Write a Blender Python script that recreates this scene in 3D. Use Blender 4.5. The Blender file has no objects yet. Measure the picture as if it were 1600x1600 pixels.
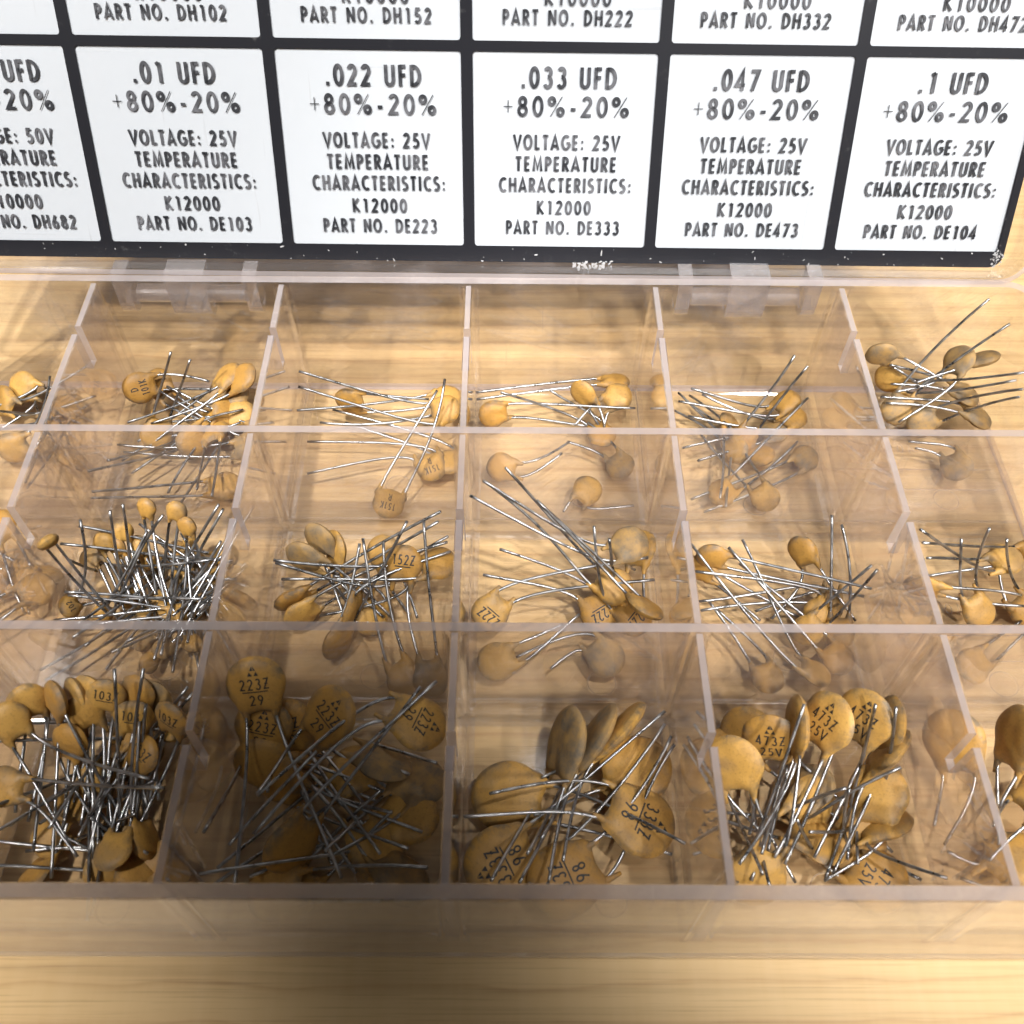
import bpy, math, random
import numpy as np
from mathutils import Vector, Matrix, noise

random.seed(7)
MM = 0.001
SC = bpy.context.scene
COL = SC.collection

# ------------------------------------------------------------------ camera
FPX, CAM, ROT = 1563.7, (7.037, -142.704, 149.978), (0.63951, -0.008007, 0.000786)
cam_data = bpy.data.cameras.new("camera")
cam_data.sensor_width = 36.0
cam_data.lens = FPX / 1600 * 36.0
cam_data.clip_start, cam_data.clip_end = 0.01, 20.0
cam_data.dof.use_dof = True
cam_data.dof.focus_distance = 0.176
cam_data.dof.aperture_fstop = 34.0
cam = bpy.data.objects.new("camera", cam_data)
cam.location = [v * MM for v in CAM]
cam.rotation_euler = ROT
COL.objects.link(cam)
SC.camera = cam

# ------------------------------------------------------------------ world, lamps, exposure
world = bpy.data.worlds.new("World")
SC.world = world
world.use_nodes = True
wbg = world.node_tree.nodes["Background"]
wbg.inputs[0].default_value = (0.93, 0.97, 1.0, 1)
wbg.inputs[1].default_value = 0.045


def aim(o, target):
    d = Vector(target) - Vector(o.location)
    o.rotation_euler = d.to_track_quat("-Z", "Y").to_euler()


def area(name, loc, target, size, power, color, spread=180):
    l = bpy.data.lights.new(name, "AREA")
    l.shape = "RECTANGLE"
    l.size, l.size_y = size
    l.energy = power
    l.color = color
    l.spread = math.radians(spread)
    o = bpy.data.objects.new(name, l)
    o.location = loc
    aim(o, target)
    COL.objects.link(o)
    return o


def spot(name, loc, target, angle, blend, power, color, radius):
    l = bpy.data.lights.new(name, "SPOT")
    l.energy = power
    l.color = color
    l.spot_size = math.radians(angle)
    l.spot_blend = blend
    l.shadow_soft_size = radius
    o = bpy.data.objects.new(name, l)
    o.location = loc
    aim(o, target)
    COL.objects.link(o)
    return o


area("tube_lamp", (0.0, -0.50, 0.86), (0.0, -0.02, 0.0), (1.30, 0.018), 0.30, (0.97, 0.98, 1.0))
WARM, NEUT = (1.0, 0.97, 0.94), (0.98, 0.985, 1.0)
# added spots whose cones leave an imitated shadow up front: place, target, cone, power
for k, (loc, tgt, ang, pw, colr) in enumerate((
        ((0.42, -0.60, 0.70), (0.155, -0.010, 0), 21.0, 25, WARM),
        ((0.15, -0.74, 0.74), (0.150, -0.020, 0), 18.5, 24, NEUT),
        ((0.62, -0.32, 0.72), (0.090, 0.030, 0), 17.5, 24, WARM),
        ((0.30, -0.18, 0.95), (0.125, 0.000, 0), 19.0, 24, NEUT),
        ((-0.16, -0.24, 0.95), (-0.096, 0.050, 0), 17.0, 36, NEUT),
        ((-0.45, -0.48, 0.76), (-0.090, 0.065, 0), 17.0, 38, WARM),
        ((0.04, -0.42, 0.92), (-0.010, 0.095, 0), 18.0, 16, NEUT),
        ((-0.22, -0.36, 0.86), (-0.103, -0.132, 0), 8.4, 44, WARM),
        ((0.02, -0.46, 0.84), (-0.015, -0.166, 0), 7.6, 5, WARM))):  # last one is an added weak fill lifting that shadow
    spot("added_spot", loc, tgt, ang, 0.45, pw * 1.0, colr, 0.018 if k < 7 else 0.03)

SC.view_settings.view_transform = "Standard"
SC.view_settings.look = "None"
SC.view_settings.exposure = 0.0
SC.view_settings.gamma = 1.0
SC.view_settings.use_curve_mapping = False
SC.render.engine = "CYCLES"
cy = SC.cycles
cy.use_denoising = True
cy.max_bounces = 14
cy.transparent_max_bounces = 48
cy.diffuse_bounces = 4
cy.glossy_bounces = 6
cy.transmission_bounces = 8
cy.caustics_reflective = False
cy.caustics_refractive = False
cy.sample_clamp_indirect = 6.0

# ------------------------------------------------------------------ materials


class NT:
    def __init__(self, name):
        self.m = bpy.data.materials.new(name)
        self.m.use_nodes = True
        self.t = self.m.node_tree
        self.t.nodes.clear()
        self.out = self.t.nodes.new("ShaderNodeOutputMaterial")

    def n(self, kind, **kw):
        nd = self.t.nodes.new("ShaderNode" + kind)
        for k, v in kw.items():
            if k.startswith("i_"):
                key = k[2:]
                key = int(key) if key.isdigit() else key.replace("_", " ")
                s = nd.inputs[key]
                if hasattr(v, "is_output"):
                    self.t.links.new(v, s)
                else:
                    s.default_value = v
            else:
                setattr(nd, k, v)
        return nd

    def link(self, a, b):
        self.t.links.new(a, b)

    def ramp(self, fac, stops):
        r = self.n("ValToRGB", i_0=fac)
        e = r.color_ramp.elements
        while len(e) < len(stops):
            e.new(0.5)
        for el, (p, c) in zip(e, stops):
            el.position = p
            el.color = (c, c, c, 1) if not isinstance(c, tuple) else (*c, 1)
        return r.outputs[0]

    def math(self, op, a, b=None, clamp=False):
        kw = dict(i_0=a)
        if b is not None:
            kw["i_1"] = b
        nd = self.n("Math", operation=op, **kw)
        nd.use_clamp = clamp
        return nd.outputs[0]

    def mix(self, fac, a, b, blend="MIX"):
        nd = self.n("MixRGB", blend_type=blend, i_0=fac, i_1=a, i_2=b)
        return nd.outputs[0]

    def coords(self, scale=(1, 1, 1), kind="Object", rot=(0, 0, 0), loc=(0, 0, 0)):
        tc = self.n("TexCoord")
        mp = self.n("Mapping", i_Vector=tc.outputs[kind])
        mp.inputs["Scale"].default_value = scale
        mp.inputs["Rotation"].default_value = rot
        mp.inputs["Location"].default_value = loc
        return mp.outputs[0]


def rgba(*c):
    return (*c, 1.0)


def clear_plastic(name, haze_lo, haze_hi, tint, haze_col, rough=0.06, gloss_gain=1.0):
    """clear moulded polystyrene: passes light, mirrors at grazing angles, scuffed and dusty"""
    t = NT(name)
    lw = t.n("LayerWeight", i_Blend=0.5)
    f5 = t.math("POWER", lw.outputs["Facing"], 4.0)
    fres = t.math("MULTIPLY_ADD", f5, 0.62 * gloss_gain)
    t.t.nodes[-1].inputs[2].default_value = 0.045 * gloss_gain
    co = t.coords()
    n1 = t.n("TexNoise", i_Vector=co, i_Scale=70.0, i_Detail=6.0, i_Roughness=0.62)
    n2 = t.n("TexNoise", i_Vector=co, i_Scale=900.0, i_Detail=3.0, i_Roughness=0.7)
    sc1 = t.n("TexNoise", i_Vector=t.coords((900, 25, 60), rot=(0.2, 0.3, 0.5)), i_Scale=1.0, i_Detail=2.0)
    sc2 = t.n("TexNoise", i_Vector=t.coords((30, 800, 700), rot=(0.1, 0.7, 0.25)), i_Scale=1.0, i_Detail=2.0)
    scr = t.math("ADD", t.ramp(sc1.outputs[0], [(0.70, 0.0), (0.76, 1.0)]), t.ramp(sc2.outputs[0], [(0.70, 0.0), (0.76, 1.0)]))
    grime = t.ramp(n1.outputs[0], [(0.47, 0.0), (0.72, 1.0)])
    speck = t.ramp(n2.outputs[0], [(0.40, 0.35), (0.75, 1.0)])
    hz = t.math("MULTIPLY", grime, speck)
    hz = t.math("MULTIPLY_ADD", hz, haze_hi - haze_lo)
    t.t.nodes[-1].inputs[2].default_value = haze_lo
    hz = t.math("ADD", hz, t.math("MULTIPLY", scr, 0.06), clamp=True)
    tr = t.n("BsdfTransparent", i_0=rgba(*tint))
    dif = t.n("BsdfDiffuse", i_0=rgba(*haze_col))
    trl = t.n("BsdfTranslucent", i_0=rgba(*haze_col))
    dt = t.n("MixShader", i_0=0.5, i_1=dif.outputs[0], i_2=trl.outputs[0])
    body = t.n("MixShader", i_0=hz, i_1=tr.outputs[0], i_2=dt.outputs[0])
    bump = t.n("Bump", i_Strength=0.10, i_Distance=0.0004, i_Height=n1.outputs[0])
    gl = t.n("BsdfGlossy", i_0=rgba(1, 1, 1), i_Roughness=rough, i_Normal=bump.outputs[0])
    mx = t.n("MixShader", i_0=fres, i_1=body.outputs[0], i_2=gl.outputs[0])
    t.link(mx.outputs[0], t.out.inputs[0])
    return t.m


M = {}
M["plastic"] = clear_plastic("clear_plastic", 0.045, 0.28, (0.99, 0.976, 0.968), (0.85, 0.77, 0.75), 0.05, 1.7)
M["plastic_wall"] = clear_plastic("clear_plastic_wall", 0.12, 0.28, (0.975, 0.95, 0.94), (0.80, 0.71, 0.69), 0.04, 2.0)  # base haze put into the colour in place of pane reflections
M["plastic_floor"] = clear_plastic("clear_plastic_floor", 0.012, 0.07, (0.99, 0.98, 0.975), (0.72, 0.65, 0.62))
M["plastic_edge"] = clear_plastic("clear_plastic_edge", 0.50, 0.66, (0.94, 0.90, 0.89), (0.76, 0.68, 0.67), 0.12, 1.8)
M["plastic_fillet"] = clear_plastic("clear_plastic_fillet", 0.05, 0.12, (0.985, 0.975, 0.97), (0.84, 0.78, 0.77), 0.07, 3.2)
M["plastic_lid"] = clear_plastic("clear_plastic_lid", 0.01, 0.03, (0.99, 0.985, 0.98), (0.74, 0.68, 0.65), 0.08, 0.6)
M["plastic_hinge"] = clear_plastic("clear_plastic_hinge", 0.24, 0.42, (0.96, 0.95, 0.95), (0.80, 0.77, 0.78), 0.08, 3.0)


def simple(name, col, rough, metal=0.0, spec=0.5):
    t = NT(name)
    b = t.n("BsdfPrincipled", i_Base_Color=rgba(*col), i_Roughness=rough, i_Metallic=metal)
    b.inputs["Specular IOR Level"].default_value = spec
    t.link(b.outputs[0], t.out.inputs[0])
    return t, b


t, b = simple("label_white", (0.525, 0.56, 0.595), 0.55)
M["white"] = t.m
t, b = simple("label_black", (0.012, 0.012, 0.015), 0.32)
nz = t.n("TexNoise", i_Vector=t.coords(), i_Scale=260.0, i_Detail=8.0, i_Roughness=0.7)
nb = t.n("TexNoise", i_Vector=t.coords(), i_Scale=45.0, i_Detail=3.0)
fl = t.math("MULTIPLY", t.ramp(nz.outputs[0], [(0.60, 0.0), (0.74, 1.0)]), t.ramp(nb.outputs[0], [(0.45, 0.0), (0.7, 1.0)]))
t.link(t.mix(fl, rgba(0.012, 0.012, 0.015), rgba(0.30, 0.29, 0.28)), b.inputs["Base Color"])
M["black"] = t.m
t, b = simple("label_ink", (0.018, 0.019, 0.024), 0.5)
nz = t.n("TexNoise", i_Vector=t.coords(), i_Scale=330.0, i_Detail=3.0)
t.link(t.mix(t.ramp(nz.outputs[0], [(0.42, 0.0), (0.75, 1.0)]), rgba(0.016, 0.017, 0.021), rgba(0.14, 0.14, 0.15)), b.inputs["Base Color"])
M["ink"] = t.m
M["dust"] = simple("white_dust", (0.36, 0.355, 0.35), 0.8)[0].m
M["print"] = simple("capacitor_print", (0.02, 0.018, 0.016), 0.6)[0].m

# capacitor coating
t, b = simple("ochre_coating", (0.5, 0.28, 0.07), 0.5, spec=0.35)
oi = t.n("ObjectInfo")
tc = t.n("TexCoord")
off = t.n("VectorMath", operation="ADD")
t.link(tc.outputs["Object"], off.inputs[0])
cmb = t.n("CombineXYZ", i_0=oi.outputs["Random"], i_1=oi.outputs["Random"], i_2=0.3)
t.link(cmb.outputs[0], off.inputs[1])
v = off.outputs[0]
n1 = t.n("TexNoise", i_Vector=v, i_Scale=260.0, i_Detail=6.0, i_Roughness=0.65)
n2 = t.n("TexNoise", i_Vector=v, i_Scale=2600.0, i_Detail=3.0, i_Roughness=0.6)
n3 = t.n("TexNoise", i_Vector=v, i_Scale=120.0, i_Detail=3.0)
base = t.mix(oi.outputs["Random"], rgba(0.40, 0.205, 0.042), rgba(0.54, 0.305, 0.074))
base = t.mix(t.ramp(n1.outputs[0], [(0.45, 0.0), (0.75, 0.55)]), base, rgba(0.30, 0.15, 0.04))
base = t.mix(t.ramp(n3.outputs[0], [(0.56, 0.0), (0.72, 0.65)]), base, rgba(0.17, 0.13, 0.09))
base = t.mix(t.ramp(n2.outputs[0], [(0.54, 0.0), (0.70, 0.40)]), base, rgba(0.17, 0.095, 0.03))
rim = t.n("Attribute", attribute_name="rim")
n4 = t.n("TexNoise", i_Vector=v, i_Scale=420.0, i_Detail=5.0, i_Roughness=0.7)
grub = t.math("MULTIPLY", t.ramp(rim.outputs["Fac"], [(0.62, 0.0), (0.97, 1.0)]), t.ramp(n4.outputs[0], [(0.42, 0.0), (0.62, 0.85)]))
base = t.mix(grub, base, rgba(0.13, 0.105, 0.075))
t.link(base, b.inputs["Base Color"])
bp = t.n("Bump", i_Strength=0.35, i_Distance=0.00015, i_Height=n2.outputs[0])
t.link(bp.outputs[0], b.inputs["Normal"])
t.link(t.ramp(n1.outputs[0], [(0.3, 0.38), (0.7, 0.62)]), b.inputs["Roughness"])
M["coat"] = t.m

# grey-brown coating: dirt on most discs, shade put into the colour on some
t, b = simple("dirty_shaded_coating", (0.3, 0.22, 0.13), 0.6, spec=0.3)
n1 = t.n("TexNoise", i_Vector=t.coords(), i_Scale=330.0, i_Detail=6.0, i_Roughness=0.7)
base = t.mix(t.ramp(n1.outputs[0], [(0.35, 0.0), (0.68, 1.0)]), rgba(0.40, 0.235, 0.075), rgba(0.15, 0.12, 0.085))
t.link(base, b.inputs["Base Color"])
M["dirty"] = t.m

# tinned lead wire
t, b = simple("tinned_wire", (0.44, 0.44, 0.44), 0.33, metal=1.0)
n1 = t.n("TexNoise", i_Vector=t.coords(), i_Scale=420.0, i_Detail=4.0)
t.link(t.ramp(n1.outputs[0], [(0.35, (0.22, 0.22, 0.22)), (0.65, (0.48, 0.475, 0.47))]), b.inputs["Base Color"])
t.link(t.ramp(n1.outputs[0], [(0.3, 0.24), (0.7, 0.42)]), b.inputs["Roughness"])
M["wire"] = t.m

# table wood: grain runs along X
t, b = simple("pine_wood", (0.6, 0.4, 0.2), 0.42, spec=0.4)
co = t.coords((3.0, 60.0, 60.0))
warp = t.n("TexNoise", i_Vector=t.coords((4.0, 9.0, 9.0)), i_Scale=1.0, i_Detail=2.0)
co2 = t.n("VectorMath", operation="MULTIPLY_ADD")
t.link(warp.outputs["Color"], co2.inputs[0])
co2.inputs[1].default_value = (0.0, 0.010, 0.0)
t.link(t.coords(), co2.inputs[2])
wv = t.n("TexWave", wave_type="BANDS", bands_direction="Y", wave_profile="SAW", i_Vector=co2.outputs[0], i_Scale=62.0, i_Distortion=2.6, i_Detail=2.0)
wv.inputs["Detail Scale"].default_value = 0.6
ring = t.ramp(wv.outputs["Fac"], [(0.0, 0.75), (0.05, 0.22), (0.5, 0.0), (0.86, 0.12), (1.0, 0.85)])
g1 = t.n("TexNoise", i_Vector=t.coords((14.0, 700.0, 700.0)), i_Scale=1.0, i_Detail=4.0, i_Roughness=0.6)
g2 = t.n("TexNoise", i_Vector=t.coords((330.0, 26.0, 26.0)), i_Scale=1.0, i_Detail=3.0, i_Roughness=0.6)
g3 = t.n("TexNoise", i_Vector=t.coords((5.0, 22.0, 22.0)), i_Scale=1.0, i_Detail=2.0)
w = t.mix(g3.outputs[0], rgba(0.62, 0.41, 0.180), rgba(0.73, 0.52, 0.260))
w = t.mix(t.math("MULTIPLY", ring, 0.62), w, rgba(0.45, 0.245, 0.095))
w = t.mix(t.ramp(g1.outputs[0], [(0.35, 0.42), (0.54, 0.0)]), w, rgba(0.43, 0.265, 0.115))
g4 = t.n("TexNoise", i_Vector=t.coords((45.0, 2600.0, 2600.0)), i_Scale=1.0, i_Detail=3.0, i_Roughness=0.6)
w = t.mix(t.ramp(g4.outputs[0], [(0.28, 0.5), (0.44, 0.0)]), w, rgba(0.36, 0.21, 0.085))
w = t.mix(t.ramp(g2.outputs[0], [(0.40, 0.0), (0.75, 0.13)]), w, rgba(0.80, 0.60, 0.36))
t.link(w, b.inputs["Base Color"])
M["wood"] = t.m

# ------------------------------------------------------------------ mesh helpers (all coordinates in mm)


class MB:
    def __init__(self):
        self.v, self.f, self.mi = [], [], []

    def add(self, verts, faces, mi=0):
        o = len(self.v)
        self.v += [tuple(p) for p in verts]
        for f in faces:
            self.f.append(tuple(i + o for i in f))
            self.mi.append(mi)

    def box(self, a, b, mi=0, skip=()):
        x0, y0, z0 = a
        x1, y1, z1 = b
        vs = [(x0, y0, z0), (x1, y0, z0), (x1, y1, z0), (x0, y1, z0), (x0, y0, z1), (x1, y0, z1), (x1, y1, z1), (x0, y1, z1)]
        fs = {"bottom": (0, 3, 2, 1), "top": (4, 5, 6, 7), "front": (0, 1, 5, 4), "right": (1, 2, 6, 5), "back": (2, 3, 7, 6), "left": (3, 0, 4, 7)}
        self.add(vs, [f for k, f in fs.items() if k not in skip], mi)

    def build(self, name, mats, parent=None, smooth=False, xf=None):
        me = bpy.data.meshes.new(name)
        vv = self.v if xf is None else [xf(p) for p in self.v]
        me.from_pydata([(x * MM, y * MM, z * MM) for x, y, z in vv], [], self.f)
        for m in (mats if isinstance(mats, (list, tuple)) else [mats]):
            me.materials.append(m)
        me.polygons.foreach_set("material_index", self.mi)
        if smooth:
            me.polygons.foreach_set("use_smooth", [True] * len(self.f))
        me.update()
        o = bpy.data.objects.new(name, me)
        COL.objects.link(o)
        o.parent = parent
        return o


def tag(o, label=None, cat=None, group=None, kind=None):
    for k, v in (("label", label), ("category", cat), ("group", group), ("kind", kind)):
        if v:
            o[k] = v
    return o


def empty(name, loc=(0, 0, 0), mat=None):
    o = bpy.data.objects.new(name, None)
    o.empty_display_size = 0.004
    if mat is None:
        o.location = [c * MM for c in loc]
    else:
        o.matrix_world = mat
    COL.objects.link(o)
    return o


# ------------------------------------------------------------------ table
TABLE_TOP = -0.05
mb = MB()
mb.box((-620, -420, -32), (620, 560, TABLE_TOP))
tag(mb.build("table", M["wood"]), kind="structure", label="pale pine table top with straight grain", cat="table")

# ------------------------------------------------------------------ storage box
P, HT, FL = 34.0, 28.6, 1.4
YR = [0.0, -36.02, -72.37, -108.45]          # centre lines: back wall, two long dividers, front wall
XO, YB, YF = 103.3, 0.9, -109.3              # outer faces
box = empty("storage_box", (0, -54, 0))
tag(box, "clear plastic compartment box with its labelled lid standing open", "storage box")
BOXLOC = Vector((0, -54, 0))


def local(o):          # child geometry was written in world mm: shift it under the box's base
    o.location = -BOXLOC * MM
    return o


def rrect(x0, x1, y0, y1, r, n=7):
    pts = []
    for cx_, cy_, a0 in ((x1 - r, y1 - r, 0), (x0 + r, y1 - r, 90), (x0 + r, y0 + r, 180), (x1 - r, y0 + r, 270)):
        for k in range(n + 1):
            a = math.radians(a0 + 90 * k / n)
            pts.append((cx_ + r * math.cos(a), cy_ + r * math.sin(a)))
    return pts


def sweep_ring(mb, x0, x1, y0, y1, r, prof, edge_at=(), mi=0, emi=1):
    """profile of (inward offset, height, material) carried round a rounded rectangle"""
    rings = [rrect(x0 + o, x1 - o, y0 + o, y1 - o, max(r - o, 0.35)) for o, z in prof]
    n = len(rings[0])
    base = len(mb.v)
    for ring, (o, z) in zip(rings, prof):
        mb.v += [(x, y, z) for x, y in ring]
    for i in range(len(prof) - 1):
        for k in range(n):
            a, b_ = base + i * n + k, base + i * n + (k + 1) % n
            mb.f.append((a, b_, b_ + n, a + n))
            mb.mi.append(emi if i in edge_at else mi)
    return base, n


def fillet(x_wall, x_out, z0, r, n=5):
    """quarter arc from the wall foot to the floor, x grows away from the wall"""
    return [(x_wall + r * (1 - math.cos(math.radians(90 * k / n))), z0 + r * (1 - math.sin(math.radians(90 * k / n)))) for k in range(n + 1)]


mb = MB()
prof = [(0.9, 0.0), (0.35, 0.25), (0.0, 0.9), (0.0, HT), (0.2, HT + 0.25), (1.85, HT + 0.25), (2.05, HT)] + fillet(2.2, 0, FL, 1.4)
prof = [p for p in prof]
base, n = sweep_ring(mb, -XO, XO, YF, YB, 5.5, prof, edge_at=(0, 1, 4))
last = base + (len(prof) - 1) * n
mb.f.append(tuple(last + k for k in range(n)))
mb.mi.append(2)
mb.f.append(tuple(base + k for k in reversed(range(n))))
mb.mi.append(2)
local(mb.build("tray", [M["plastic"], M["plastic_edge"], M["plastic_floor"]], box))


def divider_profile(h, k=0.0):
    right = [(0.46 + k, h), (0.64 + k, h - 0.2)] + fillet(0.92 + k, 0, FL + 0.012, 1.35)
    left = [(-x, z) for x, z in right]
    return right, left


def add_wall(mb, length_axis, pos, a, b, segs, k=0.0):
    """segs: list of (start, end, top) along the wall; profile extruded between a and b"""
    def pt(s, x, z):
        return (pos + x, s, z) if length_axis == "y" else (s, pos + x, z)
    for s0, s1, h in segs:
        right, left = divider_profile(h, k)
        if h < HT - 1:
            w = 0.62 + 0.3 * (HT - h) / HT
            right[0], left[0] = (w - 0.16, h), (0.16 - w, h)
            right[1], left[1] = (w, h - 0.2), (-w, h - 0.2)
        for side in (right, left):
            for i, ((xa, za), (xb, zb)) in enumerate(zip(side[:-1], side[1:])):
                mb.add([pt(s0, xa, za), pt(s1, xa, za), pt(s1, xb, zb), pt(s0, xb, zb)], [(0, 1, 2, 3)], 0 if i == 1 else 2)
        mb.add([pt(s0, right[0][0], h), pt(s1, right[0][0], h), pt(s1, left[0][0], h), pt(s0, left[0][0], h)], [(0, 1, 2, 3)], 1)
    for (s0, s1, h), (t0, t1, h2) in zip(segs[:-1], segs[1:]):     # vertical faces of the notch
        hi, lo = max(h, h2), min(h, h2)
        w = 0.62 + 0.3 * (HT - lo) / HT
        mb.add([pt(s1, 0.62, hi), pt(s1, -0.62, hi), pt(s1, -w, lo), pt(s1, w, lo)], [(0, 1, 2, 3)], 1)


for j in (1, 2):
    mb = MB()
    add_wall(mb, "x", YR[j], -101.4, 101.4, [(-101.2, 101.2, HT)], 0.22)
    o = local(mb.build("divider", [M["plastic"], M["plastic_edge"], M["plastic_fillet"]], box))
for r in (1, 2, 3):
    for c in range(-2, 3):
        mb = MB()
        ya = YR[r - 1] - (0.85 if r > 1 else 1.1)
        yb = YR[r] + (0.85 if r < 3 else 1.1)
        ym = ya + (yb - ya) * (0.36 if r == 1 else 0.46)
        add_wall(mb, "y", c * P, yb, ya, [(yb, ym - 1.0, HT - 0.15), (ym - 1.0, ym + 1.0, HT - 8.5), (ym + 1.0, ya, HT - 0.15)])
        for sx in (-1, 1):                     # moulded vertical coves where the walls meet
            x = c * P
            for ye, dy in ((yb, 1), (ya, -1)):
                q = [(x + sx * (0.80 + 1.1 * (1 - math.cos(math.radians(a)))), ye + dy * 1.1 * (1 - math.sin(math.radians(a)))) for a in (0, 22, 45, 68, 90)]
                for (x0, y0), (x1, y1) in zip(q[:-1], q[1:]):
                    mb.add([(x0, y0, FL + 0.9), (x1, y1, FL + 0.9), (x1 - sx * 0.12, y1, HT - 0.3), (x0 - sx * 0.12, y0, HT - 0.3)], [(0, 1, 2, 3)], 2)
        if r == 3:
            x = c * P
            mb.add([(x - 0.95, yb - 0.02, FL + 0.8), (x + 0.95, yb - 0.02, FL + 0.8), (x + 0.6, yb - 0.02, HT - 0.4), (x - 0.6, yb - 0.02, HT - 0.4)], [(0, 1, 2, 3)], 1)
        local(mb.build("divider", [M["plastic_wall"], M["plastic_edge"], M["plastic_fillet"]], box))

# ejector rings and moulded marks on the floor
mb = MB()


def ring(mb, cx_, cy_, r, w, z, n=28):
    vs, fs = [], []
    for k in range(n):
        a = 2 * math.pi * k / n
        for rr, zz in ((r - w, 0), (r - w * 0.5, 0.12), (r, 0)):
            vs.append((cx_ + rr * math.cos(a), cy_ + rr * math.sin(a), z + zz))
    for k in range(n):
        m = (k + 1) % n
        for q in (0, 1):
            fs.append((3 * k + q, 3 * m + q, 3 * m + q + 1, 3 * k + q + 1))
    mb.add(vs, fs, 0)


for c in range(-3, 3):
    for r in (1, 2, 3):
        ring(mb, c * P + 17 + random.uniform(2, 6), YR[r] + 8 + random.uniform(-3, 3), 2.4, 0.22, FL + 0.02)
for z in (28.2, 31.6):
    pass
for c in (2,):
    for r in (1, 2):
        for dy in (14.5, 9.6):
            y = YR[r] + dy
            mb.add([(c * P + 2.4, y - 0.13, FL + 0.01), (c * P + 32, y - 0.13, FL + 0.01), (c * P + 32, y, FL + 0.16), (c * P + 2.4, y, FL + 0.16),
                    (c * P + 32, y + 0.13, FL + 0.01), (c * P + 2.4, y + 0.13, FL + 0.01)], [(0, 1, 2, 3), (3, 2, 4, 5)], 0)

# ------------------------------------------------------------------ stroke lettering


def E(cx_, cy_, rx, ry, a0, a1, n=14):
    return [(cx_ + rx * math.cos(math.radians(a0 + (a1 - a0) * k / n)), cy_ + ry * math.sin(math.radians(a0 + (a1 - a0) * k / n))) for k in range(n + 1)]


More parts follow.
